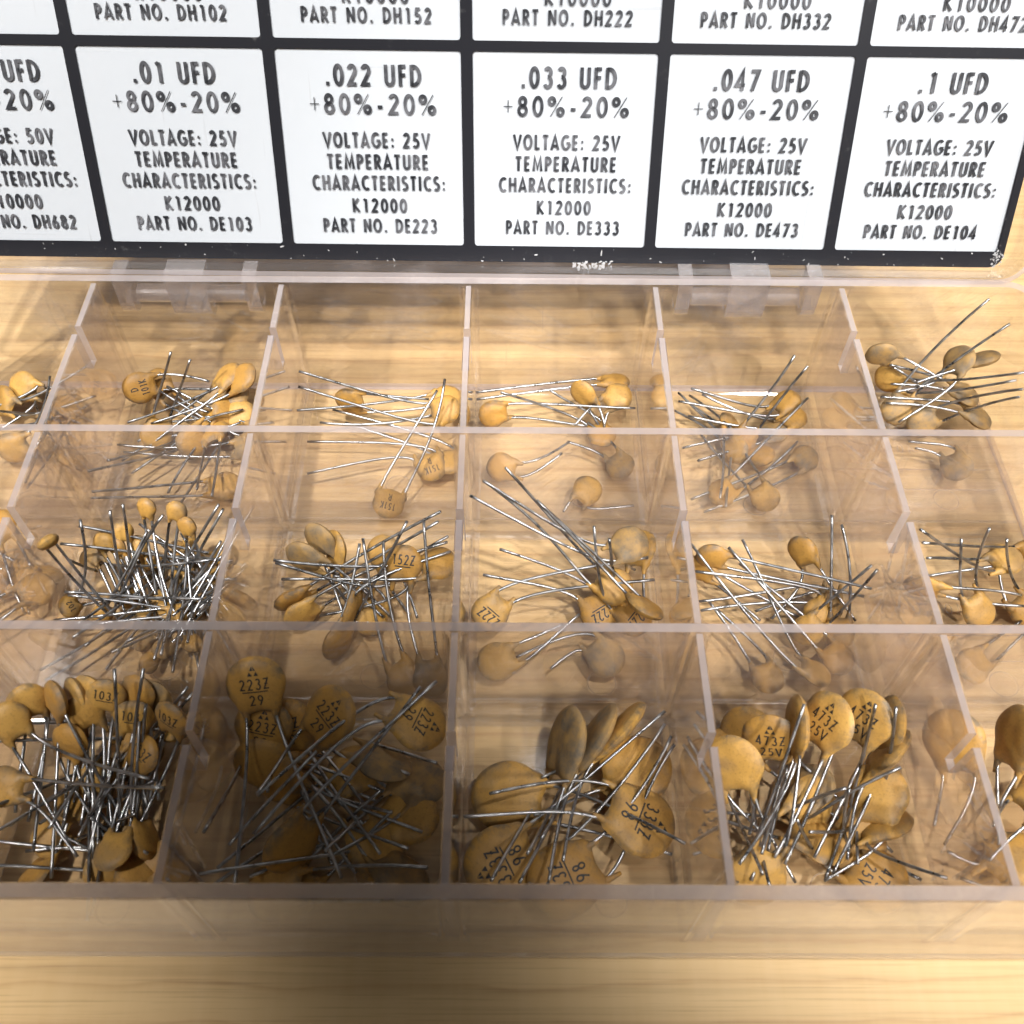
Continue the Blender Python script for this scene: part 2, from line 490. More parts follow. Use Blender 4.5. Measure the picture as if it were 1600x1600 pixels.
S = 0.08
GL = {
    "A": (0.52, [[(0.04, 0), (0.26, 0.97), (0.48, 0)], [(0.12, 0.27), (0.40, 0.27)]]),
    "B": (0.42, [[(0.08, 0), (0.08, 1)], [(0.08, 0.93), (0.2, 0.93)] + E(0.2, 0.74, 0.14, 0.19, 90, -90, 8) + [(0.08, 0.55)], [(0.2, 0.55)] + E(0.2, 0.31, 0.18, 0.24, 90, -90, 8) + [(0.08, 0.07)]]),
    "C": (0.50, [E(0.31, 0.5, 0.23, 0.44, 52, 308, 18)]),
    "D": (0.50, [[(0.08, 0), (0.08, 1)], [(0.08, 0.93), (0.16, 0.93)] + E(0.16, 0.5, 0.27, 0.43, 90, -90, 14) + [(0.08, 0.07)]]),
    "E": (0.38, [[(0.08, 0), (0.08, 1)], [(0.08, 0.93), (0.34, 0.93)], [(0.08, 0.5), (0.32, 0.5)], [(0.08, 0.07), (0.34, 0.07)]]),
    "F": (0.36, [[(0.08, 0), (0.08, 1)], [(0.08, 0.93), (0.33, 0.93)], [(0.08, 0.52), (0.31, 0.52)]]),
    "G": (0.56, [E(0.31, 0.5, 0.24, 0.44, 50, 350, 20), [(0.33, 0.46), (0.57, 0.46)]]),
    "H": (0.50, [[(0.08, 0), (0.08, 1)], [(0.42, 0), (0.42, 1)], [(0.08, 0.52), (0.42, 0.52)]]),
    "I": (0.18, [[(0.09, 0), (0.09, 1)]]),
    "K": (0.46, [[(0.08, 0), (0.08, 1)], [(0.40, 0.99), (0.10, 0.50)], [(0.10, 0.53), (0.43, 0.01)]]),
    "L": (0.36, [[(0.08, 1), (0.08, 0)], [(0.08, 0.07), (0.34, 0.07)]]),
    "M": (0.62, [[(0.07, 0), (0.13, 0.97), (0.31, 0.16), (0.49, 0.97), (0.55, 0)]]),
    "N": (0.52, [[(0.08, 0), (0.08, 0.95)], [(0.08, 0.95), (0.44, 0.05)], [(0.44, 0.05), (0.44, 1)]]),
    "O": (0.56, [E(0.28, 0.5, 0.22, 0.44, 0, 360, 26)]),
    "P": (0.40, [[(0.08, 0), (0.08, 1)], [(0.08, 0.93), (0.18, 0.93)] + E(0.18, 0.69, 0.16, 0.24, 90, -90, 8) + [(0.08, 0.45)]]),
    "R": (0.43, [[(0.08, 0), (0.08, 1)], [(0.08, 0.93), (0.18, 0.93)] + E(0.18, 0.70, 0.16, 0.23, 90, -90, 8) + [(0.08, 0.47)], [(0.19, 0.46), (0.39, 0.0)]]),
    "S": (0.40, [E(0.20, 0.73, 0.13, 0.21, 40, 250, 10) + E(0.19, 0.28, 0.15, 0.22, 75, -140, 12)]),
    "T": (0.40, [[(0.20, 0), (0.20, 1)], [(0.02, 0.93), (0.38, 0.93)]]),
    "U": (0.48, [[(0.08, 1), (0.08, 0.3)] + E(0.24, 0.28, 0.16, 0.22, 180, 360, 12) + [(0.40, 0.3), (0.40, 1)]]),
    "V": (0.50, [[(0.03, 1), (0.25, 0.03), (0.47, 1)]]),
    "Z": (0.44, [[(0.05, 0.93), (0.37, 0.93), (0.07, 0.07), (0.40, 0.07)], [(0.12, 0.50), (0.34, 0.50)]]),
    "0": (0.46, [E(0.23, 0.5, 0.16, 0.44, 0, 360, 24)]),
    "1": (0.46, [[(0.27, 0), (0.27, 0.96)], [(0.27, 0.95), (0.13, 0.86)]]),
    "2": (0.46, [E(0.23, 0.72, 0.14, 0.22, 165, -25, 12) + [(0.08, 0.07), (0.40, 0.07)]]),
    "3": (0.46, [E(0.22, 0.74, 0.13, 0.20, 150, -90, 12), E(0.22, 0.29, 0.15, 0.24, 90, -155, 13)]),
    "4": (0.46, [[(0.31, 0), (0.31, 0.98), (0.05, 0.26), (0.42, 0.26)]]),
    "5": (0.46, [[(0.37, 0.93), (0.16, 0.93), (0.12, 0.55)] + E(0.20, 0.32, 0.17, 0.25, 115, -140, 14)]),
    "6": (0.46, [[(0.31, 0.97), (0.11, 0.45)], E(0.23, 0.29, 0.15, 0.23, 0, 360, 20)]),
    "7": (0.46, [[(0.06, 0.93), (0.38, 0.93), (0.16, 0.0)]]),
    "8": (0.46, [E(0.23, 0.73, 0.12, 0.20, 0, 360, 20), E(0.23, 0.28, 0.15, 0.22, 0, 360, 20)]),
    "9": (0.46, [[(0.15, 0.03), (0.35, 0.55)], E(0.23, 0.71, 0.15, 0.23, 0, 360, 20)]),
    ".": (0.24, [[(0.05, 0.085), (0.20, 0.085)]]),
    ":": (0.22, [[(0.05, 0.12), (0.18, 0.12)], [(0.05, 0.55), (0.18, 0.55)]]),
    "-": (0.34, [[(0.08, 0.36), (0.27, 0.36)]]),
    "+": (0.42, [["thin"], [(0.04, 0.48), (0.40, 0.48)], [(0.22, 0.18), (0.22, 0.80)]]),
    "%": (0.70, [E(0.17, 0.76, 0.11, 0.17, 0, 360, 16), E(0.52, 0.24, 0.11, 0.17, 0, 360, 16), ["thin"], [(0.12, 0.0), (0.58, 0.99)]]),
    " ": (0.28, []),
}


def ribbon(pts, w):
    """flat band along a polyline: verts, quads"""
    n = len(pts)
    closed = n > 3 and math.dist(pts[0], pts[-1]) < 1e-5
    vs = []
    for i in range(n):
        a = pts[(i - 1) if i else (n - 2 if closed else 0)]
        c = pts[(i + 1) if i < n - 1 else (1 if closed else n - 1)]
        p = pts[i]
        d1 = Vector((p[0] - a[0], p[1] - a[1]))
        d2 = Vector((c[0] - p[0], c[1] - p[1]))
        if d1.length < 1e-9:
            d1 = d2
        if d2.length < 1e-9:
            d2 = d1
        n1 = Vector((-d1.y, d1.x)).normalized()
        n2 = Vector((-d2.y, d2.x)).normalized()
        m = (n1 + n2)
        m = m.normalized() if m.length > 1e-6 else n1
        k = w * 0.5 / max(m.dot(n1), 0.45)
        vs += [(p[0] + m.x * k, p[1] + m.y * k), (p[0] - m.x * k, p[1] - m.y * k)]
    return vs, [(2 * i, 2 * i + 1, 2 * i + 3, 2 * i + 2) for i in range(n - 1)]


def text_shapes(s, x0, x1, y0, h, weight, track=0.15, sub=0):
    """lettering set between x0 and x1 on baseline y0: list of (verts, faces)"""
    tot = sum(GL[c][0] + track for c in s) - track
    k = (x1 - x0) / (tot * h)
    x = 0.0
    out = []
    for ch in s:
        wd, strokes = GL[ch]
        wt = weight
        for st in strokes:
            if st and st[0] == "thin":
                wt = weight * 0.28
                continue
            pts = [(x0 + (x + px) * h * k, y0 + py * h) for px, py in st]
            if sub:
                q = [pts[0]]
                for a, b_ in zip(pts[:-1], pts[1:]):
                    m = max(1, int(math.dist(a, b_) / sub))
                    q += [(a[0] + (b_[0] - a[0]) * i / m, a[1] + (b_[1] - a[1]) * i / m) for i in range(1, m + 1)]
                pts = q
            out.append(ribbon(pts, wt * h))
        x += wd + track
    return out


# moulded number under the last compartments, read mirrored through the floor
for (yy, xx) in ((YR[1] + 18.6, 81.0), (YR[2] + 18.6, 81.0)):
    for vs, fs in text_shapes("40-408", -5.5, 5.5, 0, 2.2, 0.09):
        mb.add([(xx - x, yy + y, FL + 0.03) for x, y in vs], fs, 0)
for vs, fs in text_shapes("8", -0.7, 0.7, 0, 2.0, 0.09):
    mb.add([(79.0 - x, YR[1] + 6.0 + y, FL + 0.03) for x, y in vs], fs, 0)
mk = local(mb.build("moulded_mark", M["plastic_hinge"], box))
mk["kind"] = "stuff"

# ------------------------------------------------------------------ lid
LA, LO = -0.396, Vector((0.0, 7.0, 31.1))
EV = Vector((0, -math.sin(LA), math.cos(LA)))
EW = Vector((0, -math.cos(LA), -math.sin(LA)))


def lid_xf(p):
    u, v_, w_ = p
    q = LO + EV * v_ + EW * w_
    return (u, q.y, q.z - 0.006 * u)


PL, PV = 33.3, 34.4
lid_top = 3 * PV + 2.4
mb = MB()
prof = [(2.2, -0.17), (0.9, -0.17), (0.0, -0.05), (0.0, 4.6), (0.25, 4.9), (1.15, 4.9), (1.3, 4.7), (1.45, 0.5), (1.9, 0.0)]
base, n = sweep_ring(mb, -102.9, 102.9, -4.9, lid_top + 1.9, 6.0, prof, edge_at=(4,))
last = base + (len(prof) - 1) * n
mb.f.append(tuple(last + k for k in range(n)))
mb.mi.append(2)
mb.f.append(tuple(base + k for k in reversed(range(n))))
mb.mi.append(2)
lid = local(mb.build("lid", [M["plastic"], M["plastic_edge"], M["plastic_lid"]], box, xf=lid_xf))


def rr_poly(mb, x0, x1, y0, y1, r, w_, mi=0, rev=False):
    pts = rrect(x0, x1, y0, y1, r, 5)
    mb.add([(x, y, w_) for x, y in pts], [tuple(range(len(pts)))], mi)


def on_lid(o):
    o.parent = lid
    o.location = (0, 0, 0)
    return o


UL, UR, VB, VT = -99.6, 99.3, -3.0, lid_top
mb = MB()                                   # white backing sheet, behind the clear plate
rr_poly(mb, UL + 0.4, UR - 0.4, VB + 0.4, VT - 0.4, 2.4, -0.2)
on_lid(mb.build("label_sheet", M["white"], None, xf=lid_xf))
mb = MB()                                   # printed black lattice on the plate's inner face
nx, ny = 6, 3


def lattice(mb, w_):
    xs = [UL + 0.0]
    cells = []
    for j in range(-3, 3):
        x0 = PL * j + 1.0
        x1 = PL * (j + 1) - 1.0
        if j == 2:
            x1 = 97.8
        if j == -3:
            x0 = -97.8
        for i in range(3):
            cells.append((x0, x1, PV * i + 0.0, PV * i + 32.75))
    # each window is framed by a ring of faces from the rounded window to its square tile
    for x0, x1, y0, y1 in cells:
        tx0 = UL if x0 < -97 else x0 - 1.0
        tx1 = UR if x1 > 97 else x1 + 1.0
        ty0 = VB if y0 < 1 else y0 - 0.825
        ty1 = VT if y1 > 100 else y1 + 0.825
        inner = rrect(x0, x1, y0, y1, 0.55, 4)
        if x0 < -97 or x1 > 97:
            pass
        outer = []
        nq = len(inner) // 4
        for q, (ox, oy) in enumerate(((tx1, ty1), (tx0, ty1), (tx0, ty0), (tx1, ty0))):
            cor = ox in (UL, UR) and oy in (VB, VT)
            for k in range(nq):
                if cor:
                    a = math.radians(90 * q + 90 * k / (nq - 1))
                    rc = 2.4
                    outer.append((ox - math.copysign(rc, ox) + rc * math.cos(a), (oy + rc if oy == VB else oy - rc) + rc * math.sin(a)))
                else:
                    outer.append((ox, oy))
        vs = [(x, y, w_) for x, y in inner] + [(x, y, w_) for x, y in outer]
        m = len(inner)
        fs = []
        for k in range(m):
            k2 = (k + 1) % m
            if outer[k] == outer[k2]:
                fs.append((k, k2, m + k))
            else:
                fs.append((k, k2, m + k2, m + k))
        mb.add(vs, fs, 0)
    return cells


lattice(mb, 0.05)
on_lid(mb.build("label_print", M["black"], None, xf=lid_xf))

ROWS = [[".0068 UFD", "50V", "K10000", "DH682"], [".01 UFD", "25V", "K12000", "DE103"], [".022 UFD", "25V", "K12000", "DE223"],
        [".033 UFD", "25V", "K12000", "DE333"], [".047 UFD", "25V", "K12000", "DE473"], [".1 UFD", "25V", "K12000", "DE104"]]
UP = [None, "DH102", "DH152", "DH222", "DH332", "DH472"]
for j in range(-3, 3):
    val, volt, kk, part = ROWS[j + 3]
    x = PL * j
    mb = MB()
    dx = {-3: -0.9, -2: 0.5, 1: 0.4, 2: 0.8}.get(j, 0.0)
    nat = sum(GL[c][0] + 0.06 for c in val) * 4.0
    wv_ = 16.4 * nat / (sum(GL[c][0] + 0.06 for c in ".033 UFD") * 4.0)
    L = [(val, 17.3, wv_, 28.8, 3.35, 0.18), ("+80%-20%", 17.0, 21.9, 24.2, 3.3, 0.165), ("VOLTAGE: " + volt, 17.3, 18.6, 18.3, 2.5, 0.18),
         ("TEMPERATURE", 17.3, 17.9, 14.65, 2.5, 0.185), ("CHARACTERISTICS:", 17.3, 23.7, 11.0, 2.5, 0.185), (kk, 17.2, 9.8, 7.05, 2.45, 0.18),
         ("PART NO. " + part, 17.1, 20.7, 3.45, 2.45, 0.18)]
    if UP[j + 3]:
        L += [("K10000", 18.4, 11.0, 40.95, 2.3, 0.18), ("PART NO. " + UP[j + 3], 16.8, 21.6, 38.0, 2.3, 0.18)]
    for s, cxx, wid, vc, hh, wt in L:
        if s.startswith("PART") and vc < 10:
            wid = wid * (1.0)
        for vs, fs in text_shapes(s, x + cxx - wid / 2 - dx, x + cxx + wid / 2 - dx, vc - hh / 2, hh, wt):
            mb.add([(a, b_, 0.06) for a, b_ in vs], fs, 0)
    on_lid(mb.build("label_text", M["ink"], None, xf=lid_xf))

# chips of glue and dust along the lid's lower edge
mb = MB()
for k in range(175):
    if k < 60:
        u, v_ = 22 + random.gauss(0, 1.9), random.gauss(-3.6, 0.45)
    elif k < 110:
        u, v_ = 97.9 + random.gauss(0, 0.5), random.uniform(-2.9, 0.6)
    elif k < 132:
        u, v_ = random.uniform(-98, 98), random.gauss(-2.75, 0.12)
    else:
        u, v_ = random.uniform(-95, 95), random.uniform(-2.8, -0.4)
    s = abs(random.gauss(0, 0.09)) + 0.03
    if k < 60:
        s *= 1.35
    n = 7
    ph = random.random() * 6
    ex = random.uniform(1, 2.6)
    vs = []
    for i in range(n):
        a = 6.283 * i / n
        rr = s * random.uniform(0.55, 1.2)
        p, q_ = rr * ex * math.cos(a), rr * math.sin(a)
        vs.append((u + p * math.cos(ph) - q_ * math.sin(ph), v_ + p * math.sin(ph) + q_ * math.cos(ph), 0.09))
    vs.append((u, v_, 0.09 + s * 0.3))
    mb.add(vs, [(i, (i + 1) % n, n) for i in range(n)], 0)
tag(on_lid(mb.build("dust_speck", M["dust"], None, xf=lid_xf)), kind="stuff")

# hinges behind the back wall


def cyl_x(mb, x0, x1, y, z, r, n=18, a0=0, a1=360, r2=None, mi=0):
    full = abs(a1 - a0) >= 360
    m = n if full else n + 1
    rs = [r] if r2 is None else [r, r2]
    for rr in rs:
        vs = []
        for xx in (x0, x1):
            for k in range(m):
                a = math.radians(a0 + (a1 - a0) * k / n)
                vs.append((xx, y + rr * math.cos(a), z + rr * math.sin(a)))
        fs = [(k, (k + 1) % m, m + (k + 1) % m, m + k) for k in range(n if full else n)]
        if full and r2 is None:
            fs += [tuple(range(m)), tuple(range(2 * m - 1, m - 1, -1))]
        mb.add(vs, fs, mi)
    if r2 is not None:
        for xx in (x0, x1):
            vs = []
            for rr in rs:
                for k in range(m):
                    a = math.radians(a0 + (a1 - a0) * k / n)
                    vs.append((xx, y + rr * math.cos(a), z + rr * math.sin(a)))
            mb.add(vs, [(k, (k + 1) % m, m + (k + 1) % m, m + k) for k in range(n)], mi)


HZ = -4.2
for xc in (-52.5, 52.0):
    mb = MB()
    cyl_x(mb, xc - 10.2, xc + 10.2, 3.9, 26.2 + HZ, 1.75)
    for s in (-1, 1):
        x0 = xc + s * 12.0
        mb.box((x0 - 1.3, 1.0, 25.4 + HZ), (x0 + 1.3, 5.6, 28.3))
        cyl_x(mb, x0 - 1.3, x0 + 1.3, 3.3, 25.2 + HZ, 2.3, a0=180, a1=360, r2=1.1)
    mb.box((xc - 3.6, 1.0, 24.6 + HZ), (xc + 3.6, 5.9, 28.3))
    cyl_x(mb, xc - 3.6, xc + 3.6, 3.45, 24.5 + HZ, 2.4, a0=180, a1=360, r2=1.0)
    local(mb.build("hinge", M["plastic_hinge"], box, smooth=False))

# ------------------------------------------------------------------ capacitors
ROTM = Matrix.Rotation(ROT[2], 3, "Z") @ Matrix.Rotation(ROT[1], 3, "Y") @ Matrix.Rotation(ROT[0], 3, "X")
CV = Vector(CAM)


def sight(px, py, z):
    """point of the real box, at height z mm, found along a line of sight of the photograph"""
    d = ROTM @ Vector(((px - 800) / FPX, -(py - 800) / FPX, -1))
    return CV + d * ((z - CV.z) / d.z)


def cell_bounds(c, r, m):
    xa = -101.3 if c == -3 else c * P + 0.95
    xb = 101.3 if c == 2 else (c + 1) * P - 0.95
    ya = YR[r] + (1.9 if r == 3 else 0.95)
    yb = YR[r - 1] - (1.9 if r == 1 else 0.95)
    return xa + m, xb - m, ya + m, yb - m


def pen(p, bd):
    return max(bd[0] - p.x, 0) + max(p.x - bd[1], 0) + max(bd[2] - p.y, 0) + max(p.y - bd[3], 0)


def clampxy(p, bd):
    if bd[0] > bd[1]:
        x = (bd[0] + bd[1]) / 2
    else:
        x = min(max(p.x, bd[0]), bd[1])
    y = min(max(p.y, bd[2]), bd[3])
    return Vector((x, y, p.z))


def place(px, py, z, c, r, m, zmin=FL + 0.4):
    """nearest height along the line of sight at which the point lies inside its compartment"""
    bd = cell_bounds(c, r, m)
    best = None
    z = max(z, zmin)
    for k in range(0, 121):
        zz = zmin + (30 - zmin) * k / 120
        p = sight(px, py, zz)
        pe = 0 if zz > HT + 0.6 else pen(p, bd)
        cost = pe * 3 + abs(zz - z) * 0.25
        if best is None or cost < best[0]:
            best = (cost, p)
    p0 = sight(px, py, z)
    if pen(p0, bd) == 0:
        return p0
    p = best[1]
    return p if p.z > HT + 0.6 else clampxy(p, bd)


KIND = {   # radius, half thickness, neck spacing factor, print
    "small": (1.8, 0.95, 0.42, None),
    "102": (2.0, 1.0, 0.45, ["102"]),
    "101": (3.1, 1.15, 0.5, ["D", "101K"]),
    "151": (2.9, 1.05, 0.78, ["151K", "R"]),
    "221": (2.8, 1.1, 0.5, None),
    "152": (3.1, 1.1, 0.5, ["152Z", "_"]),
    "222": (3.2, 1.15, 0.5, ["222Z", "_"]),
    "332": (2.7, 1.1, 0.55, None),
    "472": (3.0, 1.1, 0.5, None),
    "103": (2.9, 1.05, 0.5, ["103Z", "_"]),
    "223": (4.3, 1.25, 0.48, ["^", "223Z", "_", "29"]),
    "333": (5.3, 1.3, 0.5, ["^", "333Z", "_", "98"]),
    "473": (4.3, 1.25, 0.5, ["^", "473Z", "25V"]),
    "104": (4.6, 1.35, 0.5, None),
}
BODY = {}


def body_mesh(kind, printed, dirty, var):
    key = (kind, printed, dirty, var)
    if key in BODY:
        return BODY[key]
    R, T, sf, lines = KIND[kind]
    rnd = random.Random(hash((len(kind), kind[0], var)) & 255 if False else var * 17 + int("".join(ch for ch in kind if ch.isdigit()) or 5))
    s = R * sf
    seg, rings = 48, 11
    th_k = [math.atan2(-math.sqrt(max(R * R - s * s, 0.01)), s * sg) for sg in (1, -1)]
    seed = Vector((rnd.random() * 50, rnd.random() * 50, 3))

    def outline(a):
        q = R * (1 + 0.05 * noise.noise(Vector((math.cos(a) * 1.3, math.sin(a) * 1.3, 0)) + seed))
        for t_ in th_k:
            da = (a - t_ + math.pi) % (2 * math.pi) - math.pi
            q += R * 0.24 * math.exp(-(da / 0.26) ** 2)
        return q

    def half(x, y):
        a = math.atan2(y, x)
        rho = min(math.hypot(x, y) / outline(a), 1.0)
        t_ = T * (1 - rho ** 2.7) ** 0.55
        t_ *= 1 + 0.10 * noise.noise(Vector((x * 0.5, y * 0.5, 1)) + seed)
        return t_

    warp = rnd.uniform(-0.02, 0.02)
    mb = MB()
    for sg in (1, -1):
        vs, fs = [(0, 0, sg * half(0, 0))], []
        for i in range(1, rings + 1):
            rho = (i / rings) ** 0.72
            for k in range(seg):
                a = 2 * math.pi * k / seg
                q = outline(a) * rho
                x, y = q * math.cos(a), q * math.sin(a)
                vs.append((x, y, sg * (half(x, y) if i < rings else 0.0) + warp * x * y * 0.3))
        for k in range(seg):
            k2 = (k + 1) % seg
            fs.append((0, 1 + k, 1 + k2) if sg > 0 else (0, 1 + k2, 1 + k))
        for i in range(rings - 1):
            for k in range(seg):
                k2 = (k + 1) % seg
                a, b_, c_, d_ = 1 + i * seg + k, 1 + i * seg + k2, 1 + (i + 1) * seg + k2, 1 + (i + 1) * seg + k
                fs.append((a, d_, c_, b_) if sg > 0 else (a, b_, c_, d_))
        mb.add(vs, fs, 0)
    # coating run down the two leads
    y0 = -math.sqrt(R * R - s * s)
    for sg in (1, -1):
        ln = R * rnd.uniform(0.42, 0.62) + 0.4
        rad = [(0.9, 0.35), (0.85, 0.0), (0.66, -0.25), (0.48, -0.55), (0.36, -0.8), (0.30, -1.0)]
        vs, fs = [], []
        m = 10
        scale = min(1.0, R / 3.0 * 0.9 + 0.1)
        for rr, f in rad:
            cx_, cy_ = sg * s * (1 - 0.06 * max(0, f)), y0 + f * ln if f <= 0 else y0 + f * R * 0.5
            for k in range(m):
                a = 2 * math.pi * k / m
                vs.append((cx_ + rr * scale * math.cos(a), cy_, rr * scale * 0.9 * math.sin(a)))
        for i in range(len(rad) - 1):
            for k in range(m):
                k2 = (k + 1) % m
                fs.append((i * m + k, i * m + k2, (i + 1) * m + k2, (i + 1) * m + k))
        fs.append(tuple((len(rad) - 1) * m + k for k in range(m)))
        mb.add(vs, fs, 0)
    if printed and lines:
        n_ = len([l for l in lines if l != "_"])
        hh = R * (0.40 if n_ >= 3 else 0.46)
        if n_ == 1:
            hh = R * 0.55
        y = R * (0.74 if n_ >= 3 else 0.52)
        for l in lines:
            if l == "_":
                y += hh * 0.12
                sh = [ribbon([(-R * 0.42 + R * 0.84 * i / 14, y) for i in range(15)], hh * 0.11)]
                y -= hh * 0.30
            elif l == "^":
                h2 = hh * 0.85
                sh = [([(0, y), (-h2 * .28, y - h2 * .46), (h2 * .05, y - h2 * .46)], [(0, 1, 2)]), ([(h2 * .06, y), (h2 * .1, y - h2 * .46), (h2 * .34, y - h2 * .46)], [(0, 1, 2)]),
                      ([(-h2 * .52, y - h2), (-h2 * .3, y - h2 * .55), (-h2 * .02, y - h2)], [(0, 1, 2)]), ([(h2 * .10, y - h2), (h2 * .34, y - h2 * .55), (h2 * .55, y - h2)], [(0, 1, 2)])]
                y -= h2 * 1.28
            else:
                wd = R * 0.245 * len(l) * (1.0 if n_ > 1 else 1.25)
                sh = text_shapes(l, -wd / 2, wd / 2, y - hh, hh, 0.13, track=0.12, sub=R * 0.06)
                y -= hh * 1.30
            for vs, fs in sh:
                mb.add([(x, yy, half(x, yy) + warp * x * yy * 0.3 + 0.02) for x, yy in vs], fs, 1)
    me = bpy.data.meshes.new("body")
    me.from_pydata([(x * MM, yy * MM, z * MM) for x, yy, z in mb.v], [], mb.f)
    me.materials.append(M["dirty"] if dirty else M["coat"])
    me.materials.append(M["print"])
    me.polygons.foreach_set("material_index", mb.mi)
    me.polygons.foreach_set("use_smooth", [True] * len(mb.f))
    at = me.attributes.new("rim", "FLOAT", "POINT")
    at.data.foreach_set("value", [min(1.0, math.hypot(x, yy) / outline(math.atan2(yy, x))) if math.hypot(x, yy) > 1e-6 else 0.0 for x, yy, z in mb.v])
    me.update()
    BODY[key] = me
    return me


def tube_mesh(pts, r, sides=7):
    vs, fs = [], []
    prev = None
    for i, p in enumerate(pts):
        t_ = (pts[min(i + 1, len(pts) - 1)] - pts[max(i - 1, 0)]).normalized()
        if prev is None:
            u = t_.orthogonal().normalized()
        else:
            u = (prev - t_ * prev.dot(t_)).normalized()
        prev = u
        w_ = t_.cross(u)
        for k in range(sides):
            a = 2 * math.pi * k / sides
            vs.append(p + (u * math.cos(a) + w_ * math.sin(a)) * r)
    n = len(pts)
    for i in range(n - 1):
        for k in range(sides):
            k2 = (k + 1) % sides
            fs.append((i * sides + k, i * sides + k2, (i + 1) * sides + k2, (i + 1) * sides + k))
    fs.append(tuple(reversed(range(sides))))
    fs.append(tuple((n - 1) * sides + k for k in range(sides)))
    return vs, fs


ROWN = {1: "back", 2: "middle", 3: "front"}
COLN = {-3: ".0068", -2: ".01", -1: ".022", 0: ".033", 1: ".047", 2: ".1"}
COUNT = [0]


def capacitor(c, r, kind, C, d, n, ends, label, printed=False, dirty=False, wire=0.25):
    R, T, sf, lines = KIND[kind]
    n = n.normalized()
    y = (-d).normalized()
    n = (n - y * n.dot(y)).normalized()
    x = y.cross(n)
    mat = Matrix(((x.x, y.x, n.x, C.x * MM), (x.y, y.y, n.y, C.y * MM), (x.z, y.z, n.z, C.z * MM), (0, 0, 0, 1)))
    root = empty("disc_capacitor", mat=mat)
    tag(root, label, "capacitor", f"disc capacitors in the {ROWN[r]} bin of the {COLN[c]} column")
    COUNT[0] += 1
    o = bpy.data.objects.new("body", body_mesh(kind, printed, dirty, COUNT[0] % 3))
    COL.objects.link(o)
    o.parent = root
    inv = mat.inverted()
    s = R * sf
    y0 = math.sqrt(R * R - s * s)
    bd = cell_bounds(c, r, 0.3)
    st = [C + x * s - y * (y0 - 0.3), C - x * s - y * (y0 - 0.3)]
    if (st[0] - ends[0]).length + (st[1] - ends[1]).length > (st[0] - ends[1]).length + (st[1] - ends[0]).length:
        ends = [ends[1], ends[0]]
    for S_, e in zip(st, ends):
        L = (e - S_).length
        a = S_ - y * min(R * 0.9 + 0.6, L * 0.3)
        mid = a.lerp(e, 0.45) + Vector((random.gauss(0, 1), random.gauss(0, 1), random.gauss(0, 0.6))) * L * 0.022
        if random.random() < 0.22:
            mid += Vector((random.gauss(0, 1), random.gauss(0, 1), random.gauss(0, .5))) * L * 0.05
        q = []
        for k in range(17):
            t_ = k / 16
            u = 1 - t_
            B = S_ * u ** 3 + a * 3 * u * u * t_ + mid * 3 * u * t_ * t_ + e * t_ ** 3
            if B.z < HT + 0.4:
                B = clampxy(B, bd)
            B.z = max(B.z, FL + 0.3)
            q.append(B)
        vs, fs = tube_mesh(q, wire)
        me = bpy.data.meshes.new("lead")
        me.from_pydata([inv @ (p * MM) for p in vs], [], fs)
        me.materials.append(M["wire"])
        me.polygons.foreach_set("use_smooth", [True] * len(fs))
        me.update()
        lo = bpy.data.objects.new("lead", me)
        COL.objects.link(lo)
        lo.parent = root
    return root


def cap(c, r, kind, cen, neck, phi, e1, e2=None, desc="", pr=False, dirty=False, rs=1.0):
    """a capacitor found in the photograph: disc centre, side its leads leave from, tilt, lead tips"""
    R, T, sf, lines = KIND[kind]
    C = place(*cen, c, r, 1.2, FL + 1.2)
    nz_ = neck[2] if len(neck) > 2 else C.z - 1.5
    N = sight(neck[0], neck[1], nz_)
    d = (N - C)
    d = d.normalized() if d.length > 1e-3 else Vector((0, -1, 0))
    view = (CV - C).normalized()
    n0 = view - d * view.dot(d)
    n0 = n0.normalized() if n0.length > 1e-3 else Vector((0, 0, 1))
    n = Matrix.Rotation(math.radians(phi), 3, d) @ n0
    ez = R * math.sqrt(max(0, 1 - n.z ** 2)) + T * abs(n.z)
    zl = FL + 0.1 + ez
    if C.z < zl:
        C = place(cen[0], cen[1], zl, c, r, 1.2, FL + 1.2)
        C.z = max(C.z, zl)
    if C.z - ez < HT:
        m = (R * math.sqrt(max(0, 1 - n.x ** 2)) + T * abs(n.x), R * math.sqrt(max(0, 1 - n.y ** 2)) + T * abs(n.y))
        b0 = cell_bounds(c, r, 0)
        C = clampxy(C, (b0[0] + m[0], b0[1] - m[0], b0[2] + m[1], b0[3] - m[1]))
    E1 = place(*e1, c, r, 0.3)
    if e2 is None:
        E2 = E1 + Vector((random.uniform(-3.5, 3.5), random.uniform(-3, 3), random.uniform(-1.5, 1)))
        if E2.z < HT + 0.5:
            E2 = clampxy(E2, cell_bounds(c, r, 0.3))
        E2.z = max(E2.z, FL + 0.4)
    else:
        E2 = place(*e2, c, r, 0.3)
    lab = f"{desc}, {ROWN[r]} bin of the {COLN[c]} column"
    return capacitor(c, r, kind, C, d, n, [E1, E2], lab, pr, dirty)


